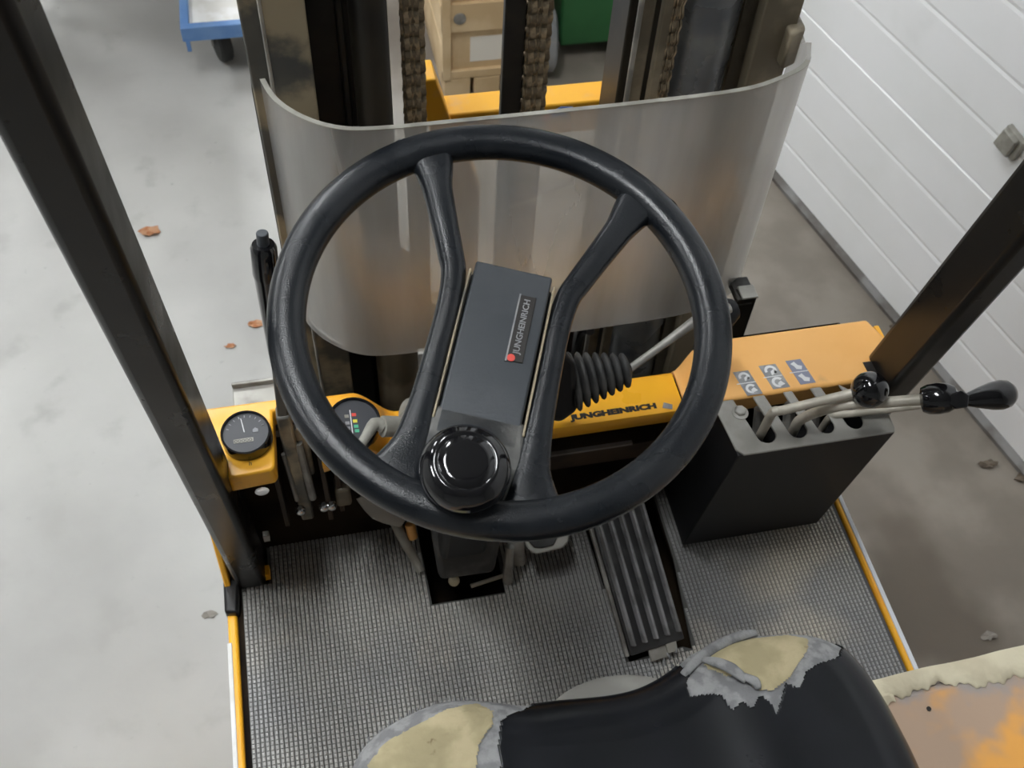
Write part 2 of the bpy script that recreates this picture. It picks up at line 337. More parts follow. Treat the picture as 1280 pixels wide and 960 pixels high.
# front side cheeks rising to the dash
fyz = lambda x: (V(x,0,0), V(0,1,0), V(0,0,1), V(1,0,0))
G().prism([(.66,.12),(.66,.50),(.690,.50),(.752,.78),(.765,.815),(.785,.815),(.785,.12)], 0, .008, fyz(X0)).done('front_cheek', MT['yellow'], FK, bevel=.002)
G().prism([(.72,.12),(.70,.50),(.69,.66),(.675,.80),(.77,.80),(.785,.12)], 0, .008, fyz(X1-.013)).done('front_cheek', MT['yellow'], FK, bevel=.002)
# inner liner of left cheek (dark)
G().prism([(.70,.50),(.757,.78),(.775,.78),(.775,.50)], 0, .004, fyz(X0+.010)).done('cheek_liner', MT['brown_dirt'], FK)
# worn black cap where the left post meets the rim
G().prism([(X0-.002,.655),(X0+.016,.652),(X0+.02,.70),(X0+.004,.712),(X0-.002,.705)], .47, .512).done('rim_cap', MT['black_paint'], FK, bevel=.005, seg=3)
# bulkhead
box('bulkhead', MT['dark'], FK, X0+.008, X1-.013, .750, .760, .12, .765)
box('ledge', MT['brown_dirt'], FK, .19, .43, .712, .750, .655, .690)
box('ledge_dirt_line', MT['seal'], FK, .19, .36, .7105, .716, .6905, .6945, bevel=0)
# ---- cowl
CW = MT['yellow']
def cowl_strip(name, mat, stations, y0, lip=.05, th=.004):
    """stations: (x, z, y_rear); top sheet with a lip folded down at the rear"""
    rings = []
    for x, z, yr in stations:
        outer = [(y0+.002, z-.055), (y0+.002, z-.008), (y0-.001, z-.002), (y0-.006, z), (yr+.008, z), (yr+.003, z-.0015), (yr+.0005, z-.010), (yr+.016, z-lip)]
        inner = [(yr+.020, z-lip), (yr+.006, z-.011), (yr+.012, z-th), (y0-.010, z-th), (y0-.003, z-.055)]
        rings.append([V(x, a, c) for a, c in outer+inner])
    return G().loft(rings).done(name, mat, FK, angle=50)
def sm(a, b, t): t = max(0, min(1, t)); return a+(b-a)*t*t*(3-2*t)
st = []
for i in range(17): x = .006+i/16*.054; st.append((x, sm(.82, .77, i/16), sm(.688, .694, i/16)))
st = [(-.036, .82, .668), (-.02, .82, .672), (-.005, .82, .68)]+st+[(.12, .77, .70), (.2, .77, .70), (.3, .77, .70), (.415, .77, .70)]
cowl_strip('cowl_middle', CW, st, .763, .045)
st = [(.418+i/12*.028, sm(.77, .82, i/12), sm(.70, .676, i/12)) for i in range(13)]+[]
cowl_strip('cowl_right', MT['yellow_dusty'], st, .765, .03)
g = G(); g.prism([(.446,.767),(.672,.767),(.690,.715),(.699,.684),(.690,.674),(.446,.675)], .79, .82)
g.done('cowl_plateau', MT['yellow_dusty'], FK, bevel=.004, seg=3)
# left plateau with the brake slot
lp = [(-.186,.767),(-.034,.767),(-.034,.750),(-.086,.750),(-.088,.674),(-.092,.669),(-.140,.666),(-.146,.671),(-.149,.680),(-.152,.694),(-.163,.711)]
G().prism(lp, .790, .82).done('cowl_left', MT['yellow'], FK, bevel=.008, seg=4)
G().prism([(-.160,.70),(-.142,.70),(-.142,.67),(-.155,.68)], .76, .818).done('cowl_notch', MT['brown_dirt'], FK)
G().box(-.151,-.146,.676,.698,.80,.8208).done('worn_edge', MT['foamstrip'], FK, bevel=.002)
G().sphere((-.108,.664,.786), .006, 12, (1.4,.8,.8)).done('bulb', MT['white'], FK)
G().box(-.172,-.166,.700,.712,.58,.60).done('clip', MT['white'], FK)
# hour meter gauge
def gauge(c, r, ax, face='hour'):
    ax = Vector(ax).normalized(); c = Vector(c)
    o = G().lathe([(r*.9,-.014),(r,-.012),(r,.004),(r*.97,.0075),(r*.90,.0075),(r*.88,.0045)], c, ax, 40).done('gauge', MT['gloss_black'], FK)
    G().lathe([(r*.89,.0),(r*.89,.0048),(r*.6,.0050),(1e-5,.0050)], c, ax, 40).done('dial', MT['glassface'], o)
    return o, c+ax*.0053, ax
o, c, ax = gauge((-.116,.713,.832), .0285, (0,-.12,1)); o['label'] = 'black hour meter'
ux = V(1,0,0); uy = ax.cross(ux)
def flat(name, poly, O, a, b, n, mat, par, h=.0004): return G().prism(poly, 0, h, (O, a, b, n)).done(name, mat, par)
flat('counter_window', [(-.014,-.012),(.008,-.012),(.008,-.007),(-.014,-.007)], c, ux, uy, ax, MT['key'], o)
text('00000', .005, c+ux*-.0135+uy*-.0114+ax*.0004, ux, uy, MT['ink'], o, name='digits', width=.020)
flat('needle', [(-.0045,.019),(-.0036,.0185),(-.0008,.001),(-.002,.001)], c, ux, uy, ax, MT['decal_white'], o)
for k in range(9):
    a = math.radians(20+k*17.5); d = ux*math.cos(a)+uy*math.sin(a); e_ = uy*math.cos(a)-ux*math.sin(a)
    if k < 9: flat('tick', [(-.0005,.0),(.0005,.0),(.0005,.0028),(-.0005,.0028)], c+d*.0195, e_, d, ax, MT['decal'], o)
flat('symbol', [(.008,-.001),(.014,-.001),(.014,.003),(.011,.005),(.008,.003)], c, ux, uy, ax, MT['decal'], o)
text('h', .008, V(-.117,.679,.8204), ux, V(0,1,0), MT['brown_dirt'], FK, name='marking')
# battery indicator gauge
o, c, ax = gauge((.006,.716,.822), .031, (.15,-.10,1)); o['label'] = 'black battery indicator with coloured marks'
ux = V(1,.0,-.15).normalized(); uy = ax.cross(ux)
cells = [('col_red', .0, .0075), ('key', -.0085, .006), ('col_yel', .0005, -.001), ('decal', -.0085, -.003), ('col_grn', .001, -.008), ('col_grn', .0015, -.014), ('decal', -.0085,-.010)]
for mname, cx, cy in cells:
    flat('battery_mark', [(cx-.0025,cy-.002),(cx+.0025,cy-.002),(cx+.0025,cy+.002),(cx-.0025,cy+.002)], c, ux, uy, ax, MT[mname], o)
flat('dial_stripe', [(-.0045,-.019),(-.0035,-.019),(-.0035,.014),(-.0045,.014)], c, ux, uy, ax, MT['decal_white'], o)
# key switch with bent lever
g = G(); kb = V(.078,.725,.80); g.lathe([(.022,-.006),(.025,0),(.025,.006),(.018,.011),(.016,.012)], kb, (-.75,-.25,.45), 28)
ks = g.done('switch_collar', MT['key'], FK)
k1 = on_z(503,533,.83); k2 = on_z(478,533,.84); k3 = on_z(468,530,.845); k4 = on_z(447,562,.85)
G().tube([kb+V(-.006,-.004,.006), k1, k2], [.013,.012,.0125], 18).done('switch_barrel', MT['key'], ks)
G().tube([k2+V(.001,0,0), k3, lk(k3,k4,.5), k4], [.008,.0075,.006,.005], 12, 3).done('switch_arm', MT['key'], ks)
# yellow boss right of the collar
G().lathe([(.030,-.03),(.030,.018),(.024,.024),(1e-5,.026)], (.098,.722,.775), (0,-.1,1), 28).done('column_boss', MT['yellow'], FK)
# ---- printing on the cowl
text('JUNGHEINRICH', .0105, on_z(715,525,.7703), V(1,0,0), V(0,1,0), MT['ink'], FK, width=.112, bold=.0007)
flat('scuff_mark', [(0,0),(.012,-.004),(.014,.003),(.004,.008)], on_z(828,510,.7702), V(1,0,0), V(0,1,0), V(0,0,1), MT['decal'], FK, .0002)
def decal(x0, x1, y0, y1, kind):
    z = .8202; sk = .006
    def P(s, t): return (x0+(x1-x0)*s+sk*(1-t), y0+(y1-y0)*t)
    d = G().prism([P(0,0),P(1,0),P(1,1),P(0,1)], z, z+.0003).done('decal', MT['decal'] if kind < 2 else MT['decal_blue'], FK); d['label'] = 'grey pictogram sticker'
    for hlf in (0, 1):
        c = V((x0+x1)/2+sk*(.75-.5*hlf), y0+(y1-y0)*(.25+.5*hlf), z+.0003); r = (x1-x0)*.36
        if kind < 2:
            ring = []
            a0, a1 = (.2, 1.55) if hlf == 0 else (-.3, 1.1)
            for i in range(13): a = pi*(a0+(a1-a0)*i/12); ring.append((r*math.cos(a), r*math.sin(a)))
            for i in range(12,-1,-1): a = pi*(a0+(a1-a0)*i/12); ring.append((r*.55*math.cos(a), r*.55*math.sin(a)))
            G().prism(ring, 0, .0003, (c, V(1,0,0), V(0,1,0), V(0,0,1))).done('pictogram', MT['decal_white'], d)
            G().prism([(-.1*r,-.9*r),(1.0*r,-.5*r),(.5*r,.2*r),(-.1*r,-.2*r)], 0, .0003, (c, V(1,0,0), V(0,1,0), V(0,0,1))).done('pictogram', MT['decal_white'], d)
        else:
            pl = [(-1.0*r,.5*r),(-.2*r,.9*r),(.2*r,.1*r),(.9*r,-.2*r),(.6*r,-.9*r),(-.3*r,-.7*r),(-.5*r,-.1*r)]
            G().prism(pl, 0, .0003, (c, V(1,0,0), V(0,1,0), V(0,0,1))).done('pictogram', MT['decal_white'], d)
    G().box((x0+x1)/2-.011, (x0+x1)/2+.013, (y0+y1)/2-.0006, (y0+y1)/2+.0006, z+.0003, z+.0006).done('divider', MT['decal_white'], d)
decal(.471,.491,.676,.713,0); decal(.506,.528,.680,.717,1); decal(.542,.562,.681,.719,2)
# ---- lever box
XA, XB = .437, .637; YF, YR = .673, .594; ZT = .822
slots = [(.476,.0125),(.5155,.0122),(.551,.0118),(.588,.0115)]
poly = [(XA-.006,YF-.002),(XA-.002,.60),(XA+.004,YR),(XB-.002,YR),(XB+.001,.60),(XB+.004,YF-.010),(.606,YF-.006),(.606,YF)]
# comb plate: notches opening to the front
comb = [(XA-.006,YF)]
comb += [(XA-.0,.603),(XA+.008,YR),(XB-.003,YR),(XB,.600),(XB+.003,.655),(.607,.660)]
for sx_, w in reversed(slots):
    sk = .006
    comb += [(sx_+w-sk, YF)]
    for i in range(9):
        a = -pi*i/8; comb.append((sx_+sk*.6+w*math.cos(a)*.95, .618+w*math.sin(a)*1.0))
    comb += [(sx_-w-sk, YF)]
LB = G().prism(comb, ZT-.003, ZT).done('lever_box', MT['slotplate'], FK, bevel=.0012); LB['label'] = 'black lever box with slotted grey top plate'
# body: walls open at the top, slanting face
def ring_at(t, inset=0):
    yr_ = lk(YR+.001, .643, t); x0 = lk(XA+.001, .441, t); x1 = lk(XB-.001, .646, t); z = lk(ZT-.003, .512, t)
    return [V(x0+inset, yr_+inset, z), V(x1-inset, yr_+inset, z), V(x1-inset, .768, z), V(x0+inset, .768, z)]
g = G(); g.loft([ring_at(1), ring_at(0), ring_at(0, .004), ring_at(1, .004)], caps=False)
g.loft([ring_at(.30,.003), ring_at(.31,.003)])
g.done('lever_box_body', MT['dark_plastic'], LB, bevel=.002)
# chamfer plate at right top end and bolt
G().lathe([(.0075,0),(.0075,.004),(.006,.0055),(1e-5,.0058)], on_z(925,515,ZT), (0,0,1), 6).done('bolt', MT['steel_grey'], LB, bevel=.0008)
G().lathe([(.010,0),(.010,.0012),(.009,.0015)], on_z(925,516,ZT), (0,0,1), 20).done('washer', MT['steel_grey'], LB)
for i,(sx_, w) in enumerate(slots[:3]):   # valve tubes seen inside the slots
    G().tube([(sx_+.020,.668,.80),(sx_+.021,.63,.70)], .0075, 10).done('valve_tube', MT['steel_grey'], LB)
# levers with knobs
def lever(pts, r, name='control_lever'):
    return G().tube(pts, r, 12, 4).done(name, MT['rod'], FK)
b1 = on_y(966,516,.615); e1 = on_y(1072,490,.600); s1 = V(.482,.640,.70)
L1 = lever([s1, lk(s1,b1,.7), b1, lk(b1,e1,.12), lk(b1,e1,.5), e1], .0055)
kc = on_y(1087,487,.598); G().sphere(kc, .0205, 32).done('knob', MT['gloss_black'], L1)['label'] = 'round ball knob'
b2 = on_y(1003,523,.622); m2 = on_y(1050,507,.60); e2 = on_y(1160,499,.575); s2 = V(.520,.640,.70)
L2 = lever([s2, lk(s2,b2,.7), b2, m2, lk(m2,e2,.5), e2], .0063)
kc = on_y(1152,500,.575); ke = on_y(1197,496,.565); dr = (ke-kc).normalized(); Lk = (ke-kc).length
prof = [(.004,-.002),(.0135,0),(.0165,Lk*.18),(.0175,Lk*.45),(.0165,Lk*.72),(.012,Lk*.95),(.004,Lk*1.04)]
o = G().lathe(prof, kc, dr, 28).done('knob', MT['gloss_black'], L2); o['label'] = 'chipped barrel knob'
br = on_y(1192,487,.555)
G().prism([(-.010,-.006),(.004,-.010),(.011,-.004),(.008,.009),(-.004,.010),(-.012,.003)], -.004, .004, (lk(kc,ke,.80)+V(0,-.010,.009), dr, dr.cross(V(0,-.5,.8)).normalized(), V(0,-.5,.8).normalized())).done('broken_cap', MT['gloss_black'], L2, bevel=.0015)
b3 = on_y(1040,520,.630); e3 = on_y(1208,500,.60); s3 = V(.556,.640,.70)
L3 = lever([s3, lk(s3,b3,.7), b3, lk(b3,e3,.15), lk(b3,e3,.6), e3], .0045)
kc = on_y(1200,501,.600); ke = on_y(1268,491,.600); dr = (ke-kc).normalized(); Lk = (ke-kc).length
G().lathe([(1e-5,0),(.005,.002),(.0085,Lk*.16),(.013,Lk*.38),(.0165,Lk*.58),(.0178,Lk*.74),(.0165,Lk*.86),(.012,Lk*.95),(.006,Lk*.99),(1e-5,Lk)], kc, dr, 32).done('knob', MT['gloss_black'], L3)['label'] = 'teardrop knob'
# ---- guard posts
def post(x, y, z0, w, d, k=.17, z1=2.35, out=0.):
    A = V(x, y-(z0-.5)*k, z0); B = V(x+out, y-(z1-.5)*k, z1); g = G(); bar_between(g, A, B, w, d, V(1,0,0)); return g
pl = post(-.160, .722, .50, .040, .060); pl = pl.done('guard_post', MT['post'], FK, bevel=.008, seg=3)
pr = post(.668, .735, .60, .038, .062); pr = pr.done('guard_post', MT['post'], FK, bevel=.008, seg=3)
g = G(); bar_between(g, (-.18,.722-1.85*.17,2.35), (.69,.722-1.85*.17,2.35), .05, .05, V(0,1,0)); g.done('guard_crossbar', MT['post'], FK, bevel=.006)
G().box(.650-.012,.650+.004,.672,.700,.8205,.8215).done('post_hole', MT['ink'], FK, bevel=0)
fo = V(-.140,.706,.512); G().box(-.146,-.134,.700,.716,.497,.512).done('post_foot', MT['yellow'], FK, bevel=.001)
G().box(-.136,-.128,.742,.760,.53,.545).done('clip', MT['white'], FK)
# ---- parking brake lever
P0 = V(-.070,.735,.60); P1 = V(-.073,.733,.84); P2 = on_y(345,440,.745); P3 = on_y(333,345,.75); P4 = on_y(329,305,.755)
g = G(); bar_between(g, P0, P1, .016, .020); bar_between(g, P1-V(0,0,.01), P2, .013, .016)
BL = g.done('parking_brake', MT['mast_grey'], FK, bevel=.003); BL['label'] = 'parking brake lever with black grip'
q = (P4-P3).normalized(); G().tube([P2, lk(P2,P3,.5), P3, P3+q*.004, P4-q*.004, P4], [.0085,.0105,.0125,.0135,.013,.011], 18).done('grip', MT['gloss_black'], BL)
G().tube([P4-q*.004, P4+q*.014], .006, 14).done('release_button', MT['plate'], BL, bevel=.001)
g = G(); g.box(-.082,-.050,.730,.742,.70,.80); g.done('bracket', MT['mast_grey'], BL, bevel=.003)
g = G(); g.tube([(-.062,.728,.78),(-.058,.722,.66)], .005, 10); g.done('spring_rod', MT['steel_grey'], BL)
g = G(); g.tube([(-.082,.728,.76),(-.078,.722,.66)], .003, 10); g.done('cable', MT['steel_grey'], BL)
for x in (-.076,-.046,-.036): G().sphere((x,.715,.645), .007, 14).done('clevis_pin', MT['chrome'], BL)
for x, t in ((-.097,.72),(-.040,.72),(-.024,.73)):
    G().box(x-.003,x+.003,t,t+.03,.60,.78).done('mounting_plate', MT['brown_dirt'], FK, bevel=.001)
G().box(-.030,-.010,.725,.750,.62,.66).done('mounting_plate', MT['mast_brown'], FK, bevel=.004)
# ---- column, gear housing, hose, plug
WC = V(.1323,.5336,1.2024)
th, ph = math.radians(12.), math.radians(1.)
WN = V(math.sin(ph), -math.cos(ph)*math.sin(th), math.cos(ph)*math.cos(th)); WU = (V(1,0,0)-WN*WN.x).normalized(); WV = WN.cross(WU)
CS, SN = math.cos(math.radians(22)), math.sin(math.radians(22))
WB = WU*CS-WV*SN; WA = WU*SN+WV*CS                        # q axis, p axis of the spoke frame
g = G(); cA = WC-WN*.035; cB = WC-WN*.60
bar_between(g, cA, WC-WN*.25, .085, .085); bar_between(g, WC-WN*.25, cB, .06, .06)
g.done('steering_column', MT['dark_plastic'], FK, bevel=.008, seg=3)
g = G(); g.loft([[V(.090,.632,.545),V(.165,.630,.545),V(.178,.70,.545),V(.090,.70,.545)], [V(.086,.650,.63),V(.178,.648,.63),V(.182,.72,.63),V(.086,.72,.63)], [V(.098,.67,.66),V(.17,.67,.66),V(.172,.72,.66),V(.098,.72,.66)]])
g.done('gear_housing', MT['bellows'], FK, bevel=.008, seg=3)
G().sphere((.112,.645,.515), .008, 12).done('grease_nipple', MT['foamstrip'], FK)
G().tube([(.135,.640,.50),(.185,.648,.50)], .003, 10).done('brake_rod', MT['rod'], FK)
G().tube([on_z(462,612,.60), on_z(478,632,.585), on_z(505,645,.57)], [.022,.022,.016], 22, 3).done('plug', MT['pad'], FK)['label'] = 'pale grey cable plug'
G().tube([on_z(488,640,.57), on_z(503,672,.545), on_z(516,695,.52), V(.070,.670,.508)], [.008,.007,.007,.006], 12, 4).done('hose', MT['key'], FK)
G().tube([on_z(512,655,.56), on_z(516,672,.54)], .007, 12).done('fitting', MT['yellow_dusty'], FK)
# brake pedal
bp0 = on_z(684,672,.575)
g = G(); fr = (bp0, V(1,0,0), V(0,.9,.35).normalized(), V(0,-.35,.9).normalized())
pp = [(-.030,.05),(-.030,-.004),(-.026,-.014),(-.018,-.019),(.018,-.017),(.028,-.010),(.031,.0),(.031,.05)]
BP = g.prism(pp, -.006, 0, fr).done('brake_pedal', MT['pad'], FK, bevel=.002); BP['label'] = 'brake pedal with worn pale edge'
G().prism([(-.026,.05),(-.026,-.002),(-.020,-.011),(-.010,-.013),(.006,-.012),(.013,-.002),(.022,.006),(.026,.05)], .0003, .004, fr).done('pedal_pad', MT['rubber_black'], BP, bevel=.0015)
g = G(); a = V(.215,.70,.575); b_ = V(.205,.655,.515); g.tube([a, lk(a,b_,.5)+V(-.008,-.01,.01), b_], [.012,.012,.010], 12, 3, flat=.5); g.tube([V(.190,.655,.57), V(.186,.640,.53), V(.186,.636,.505)], [.006,.007,.007], 10, 3)
g.done('pedal_bracket', MT['steel_grey'], FK)
# accelerator pedal
A1, A2 = V(.322,.492,.524), V(.403,.499,.524); A3, A4 = V(.313,.660,.615), V(.389,.674,.615)
uX = ((A2-A1)+(A4-A3)).normalized(); uY = ((A3-A1)+(A4-A2)).normalized(); uN = uX.cross(uY).normalized(); uY = uN.cross(uX); Ln = (A3-A1).length; Wd = .0775
fr = (A1, uX, uY, uN)
AP = G().prism([(0,0),(Wd,0),(Wd-.002,Ln),(-.000,Ln)], -.008, -.001, fr).done('accelerator_pedal', MT['rubber_black'], FK, bevel=.002); AP['label'] = 'black ribbed accelerator pedal'
for k in range(5):
    xk = .006+k*.0163
    G().prism([(xk-.0036,0),(xk+.0036,0),(xk+.0018,.010),(xk-.0018,.010)], .012, Ln-.004, (A1, uX, uN, uY)).done('rib', MT['rib'], AP, bevel=.0010)
G().prism([(-.006,.0),(-.001,.0),(-.001,Ln),(-.006,Ln)], -.012, -.004, fr).done('pedal_flange', MT['steel_grey'], AP, bevel=.001)
G().prism([(.026,-.016),(.052,-.016),(.052,.002),(.026,.002)], -.010, -.005, fr).done('hinge_tab', MT['slotplate'], AP, bevel=.001)
G().prism([(.050,-.012),(.064,-.012),(.066,.006),(.050,.006)], -.006, -.0015, fr).done('hinge_tab', MT['key'], AP, bevel=.001)
# ---- direction lever: housing, bellows, rod and knob
g = G(); g.loft([[on_y(u_, v_, y) for u_, v_ in ((672,450),(702,432),(720,455),(722,512),(700,528),(676,520))] for y in (.655,.71)])
g.done('switch_housing', MT['dark_plastic'], FK, bevel=.006, seg=3)
ba, bb = on_y(712,478,.68), on_y(786,462,.68); bd = (bb-ba).normalized(); bl = (bb-ba).length; prof = [(.030,0)]
for k in range(7):
    t = k/7; r = lk(.0345,.018,t); h0 = bl*t
    prof += [(r*.70,h0+bl*.006),(r*.95,h0+bl*.045),(r,h0+bl*.075),(r*.95,h0+bl*.105),(r*.72,h0+bl*.138)]
prof += [(.009,bl*1.0),(.006,bl*1.04)]
BO = G().lathe(prof, ba, bd, 36).done('bellows', MT['bellows'], FK, angle=80); BO['label'] = 'pleated rubber bellows'
rA = bb; rB = on_y(868,402,.70); rC = on_y(912,385,.71)
G().tube([rA, lk(rA,rB,.5), rB, rC], [.0045,.0045,.0062,.006], 12).done('direction_lever', MT['steel_grey'], BO)
kc = on_y(903,392,.715); G().lathe([(1e-5,-.02),(.010,-.016),(.016,-.004),(.017,.006),(.012,.016),(1e-5,.02)], kc, (rC-rB).normalized(), 24).done('knob', MT['dark_plastic'], BO)
# ---- brackets of the mast mounting
g = G(); g.box(-.139,-.05,.812,.850,.742,.748); g.box(-.139,-.05,.812,.817,.70,.742); g.box(-.139,-.05,.845,.850,.748,.756)
g.done('mounting_channel', MT['steel_grey'], FK, bevel=.0015)
box('channel_recess', MT['mast_dark'], FK, -.137, -.05, .80, .811, .68, .735, bevel=.001)
g = G(); g.box(.528,.556,.845,.885,.785,.795); g.box(.550,.556,.845,.885,.60,.79); g.box(.52,.556,.845,.850,.60,.785)
g.done('mounting_channel', MT['mast_dark'], FK, bevel=.002)
box('channel_edge', MT['steel_grey'], FK, .534, .5565, .8435, .866, .7955, .799, bevel=.001)
# ---- shield
pts = [(-.046,.982),(-.040,.947),(-.029,.913),(-.007,.884),(.024,.862),(.065,.853),(.16,.852),(.26,.852),(.36,.853),(.455,.857),(.505,.869),(.545,.890),(.561,.922),(.556,.944)]
P = cat([V(a, b, 0) for a, b in pts], 5)
outer, inner = [], []
for i, p in enumerate(P):
    t = (P[min(i+1, len(P)-1)]-P[max(i-1, 0)]).normalized(); n = V(t.y, -t.x, 0)
    outer.append(p+n*.0026); inner.append(p-n*.0026)
SH = empty('shield_frame_dummy', (0,0,0)); bpy.data.objects.remove(SH)
rings = []
for i in range(len(P)):
    top = 1.135 + (.004*math.sin(i*1.7) if i > len(P)-9 else 0) + (.012 if i < 3 else 0)
    rings.append([outer[i]+V(0,0,.768), inner[i]+V(0,0,.768), inner[i]+V(0,0,top), outer[i]+V(0,0,top)])
SH = G().loft(rings).done('shield', MT['shield'], FK, angle=50); SH['label'] = 'dusty clear plastic shield, curved round the mast'
er = [[lk(outer[i], inner[i], s)+V(0,0,z) for s, z in ((-.05,1.1352),(-.05,1.1362),(1.05,1.1362),(1.05,1.1352))] for i in range(2, len(P)-9)]
G().loft(er).done('shield_edge', MT['key'], SH)
G().box(-.0535,-.049,.955,.985,.80,1.12).done('shield_bracket', MT['mast_dark'], SH, bevel=.001)
G().prism([(.538,.925),(.56,.935),(.562,.975),(.54,.985)], 1.10, 1.15).done('shield_bracket', MT['mast_brown'], SH, bevel=.004)

# ---- mast
ZB, ZM = .10, 2.25
def mb(name, mat, x0, x1, y0, y1, z0=ZB, z1=ZM, bevel=.002): return box(name, MT[mat], FK, x0, x1, y0, y1, z0, z1, bevel)
g = G(); g.box(-.052,-.030,.948,.962,ZB,ZM); g.box(-.030,.013,.935,.962,ZB,ZM); g.box(-.046,-.030,.962,1.12,ZB,ZM); g.box(-.046,.013,1.12,1.14,ZB,ZM)
g.done('mast_rail', MT['mast_grey'], FK, bevel=.002)
mb('rail_edge', 'mast_edge', -.0325, -.0285, .9338, .9365)
mb('inner_mast_rail', 'mast_dark', .012, .050, 1.04, 1.10)
mb('inner_mast_rail', 'mast_dark', .045, .053, 1.0, 1.05)
mb('mast_web', 'mast_dark', .013, .058, 1.0, 1.02, .10, .90)
mb('inner_mast_rail', 'mast_dark', .052, .090, 1.01, 1.08)
LC = G().lathe([(.031,0),(.031,.38),(.028,.39)], (.083,.975,.42), (0,0,1), 36).done('lift_cylinder', MT['mast_brown'], FK)
G().lathe([(.0205,.37),(.0205,ZM-.42)], (.0765,.975,.42), (0,0,1), 36).done('cylinder_rod', MT['mast_dark'], LC)
mb('rail_edge', 'mast_edge', .3625, .3685, .945, .951)
mb('inner_mast_rail', 'mast_brown', .3685, .385, .953, .965)
mb('inner_mast_rail', 'mast_dark', .372, .425, 1.0, 1.06)
mb('inner_mast_rail', 'mast_brown', .392, .404, .948, .960)
G().lathe([(.0395,0),(.0395,ZM-.42)], (.4565,.985,.42), (0,0,1), 48).done('lift_cylinder', MT['cyl'], FK)
g = G(); g.box(.507,.552,.942,.962,ZB,ZM); g.box(.530,.546,.962,1.12,ZB,ZM); g.box(.507,.546,1.12,1.14,ZB,ZM); g.box(.497,.507,.99,1.10,ZB,ZM)
g.done('mast_rail', MT['mast_brown'], FK, bevel=.002)
mb('centre_bar', 'mast_dark', .229, .254, 1.0, 1.012, .60)
for z in (.40, .52): mb('mast_crossmember', 'mast_dark', -.03, .50, 1.05, 1.08, z, z+.07)
mb('valve_block', 'mast_grey', .285, .33, .90, .94, .72, .735); mb('valve_block', 'mast_dark', .285, .33, .91, .95, .62, .72)
mb('tube_bracket', 'steel_grey', .120, .124, .86, .90, .69, .76, .001)
for x_, r_t in ((.135, .006), (.345, .006)): G().tube([(x_,.93,.20),(x_,.93,.62),(x_+.005,.90,.70)], r_t, 10, 4).done('hydraulic_hose', MT['dark_plastic'], FK)
# lift chains: leaf chain links
def link_mesh(w, pitch):
    g = G()
    for off in (-1, 0, 1):
        x = off*w*.36; pr = []
        L_ = pitch*.62; r = .0095
        for i in range(7): a = pi*i/6; pr.append((r*math.cos(a), L_+r*math.sin(a)))
        pr += [(r*.62, 0)][::-1] if False else []
        pr.insert(0, (r*.66, L_*.0)); pr.append((-r*.66, 0))
        for i in range(7): a = pi+pi*i/6; pr.append((r*math.cos(a), -L_+r*math.sin(a)))
        xx = x+(w*.10 if off else 0)*0
        g.prism(pr, -w*.13, w*.13, (V(xx,0,0), V(0,1,0), V(0,0,1), V(1,0,0)))
    g.lathe([(.0035,-w*.55),(.0035,w*.55)], (0,0,pitch*.62), (1,0,0), 10)
    return g
for ci, (cx, cy, w, z0) in enumerate(((.1245,1.0,.024,.66),(.2665,1.0,.027,.66),(.4085,.955,.010,.80))):
    CH = G().lathe([(.006,0),(.006,.05)], (cx,cy,z0-.05), (0,0,1), 12).done('lift_chain', MT['chain'], FK); CH['label'] = 'greasy lift chain'
    base = link_mesh(w, .0155).done('chain_link', MT['chain'], CH, bevel=0)
    n = int((1.62-z0)/.0165)
    for k in range(n):
        o = base if k == 0 else base.copy()
        if k: COL.objects.link(o)
        o.location = (cx+(.0012 if k % 2 else -.0012), cy, z0+.0165*k); o.rotation_euler = (0, 0, (.16 if k % 2 else -.16)); 
        o.scale = (1 if k % 2 else .86, 1, 1)
# fork carriage
FC = G().box(.185,.452,1.20,1.245,.80,.856).done('fork_carriage', MT['yellow_bright'], FK, bevel=.003); FC['label'] = 'scuffed yellow fork carriage'
G().box(.440,.462,1.195,1.245,.80,.885).done('carriage_hook', MT['yellow_bright'], FC, bevel=.006)
ya = on_y(534,100,1.19); yb = on_y(548,150,1.19); yc = on_y(582,235,1.19); ye = on_y(580,345,1.19)
g = G(); w_ = .021
ring = lambda c, w: [V(c.x-w, 1.19, c.z), V(c.x+w, 1.19, c.z), V(c.x+w, 1.235, c.z), V(c.x-w, 1.235, c.z)]
g.loft([ring(ya+V(.0,0,0), .012), ring(yb, .017), ring(yc, .023), ring(ye, .023), ring(ye+V(0,0,-.3), .023)])
g.done('carriage_upright', MT['yellow_bright'], FC, bevel=.002)
flat('paint_mark', [(0,0),(.02,-.002),(.028,.010),(.012,.014),(.002,.010)], V(.318,1.1995,.825), V(1,0,0), V(0,0,1), V(0,-1,0), MT['pink'], FC, .002)
flat('paint_mark', [(0,0),(.012,.006),(.024,.0),(.02,.012),(.03,.018),(.012,.020),(-.004,.012)], V(.352,1.1995,.832), V(1,0,0), V(0,0,1), V(0,-1,0), MT['bluem'], FC, .002)
flat('paint_mark', [(0,0),(.012,.002),(.008,.008),(-.004,.006)], V(.228,1.1995,.838), V(1,0,0), V(0,0,1), V(0,-1,0), MT['bluem'], FC, .002)
box('carriage_crossbar', MT['mast_brown'], FC, .05, .50, 1.15, 1.185, .42, .50)
# drive wheels under the front
for x in (-.15, .60):
    G().lathe([(.06,-.06),(.17,-.06),(.19,-.045),(.19,.045),(.17,.06),(.06,.06)], (x+.03,.93,.19), (1,0,0), 40).done('tyre', MT['black_tyre'], FK)
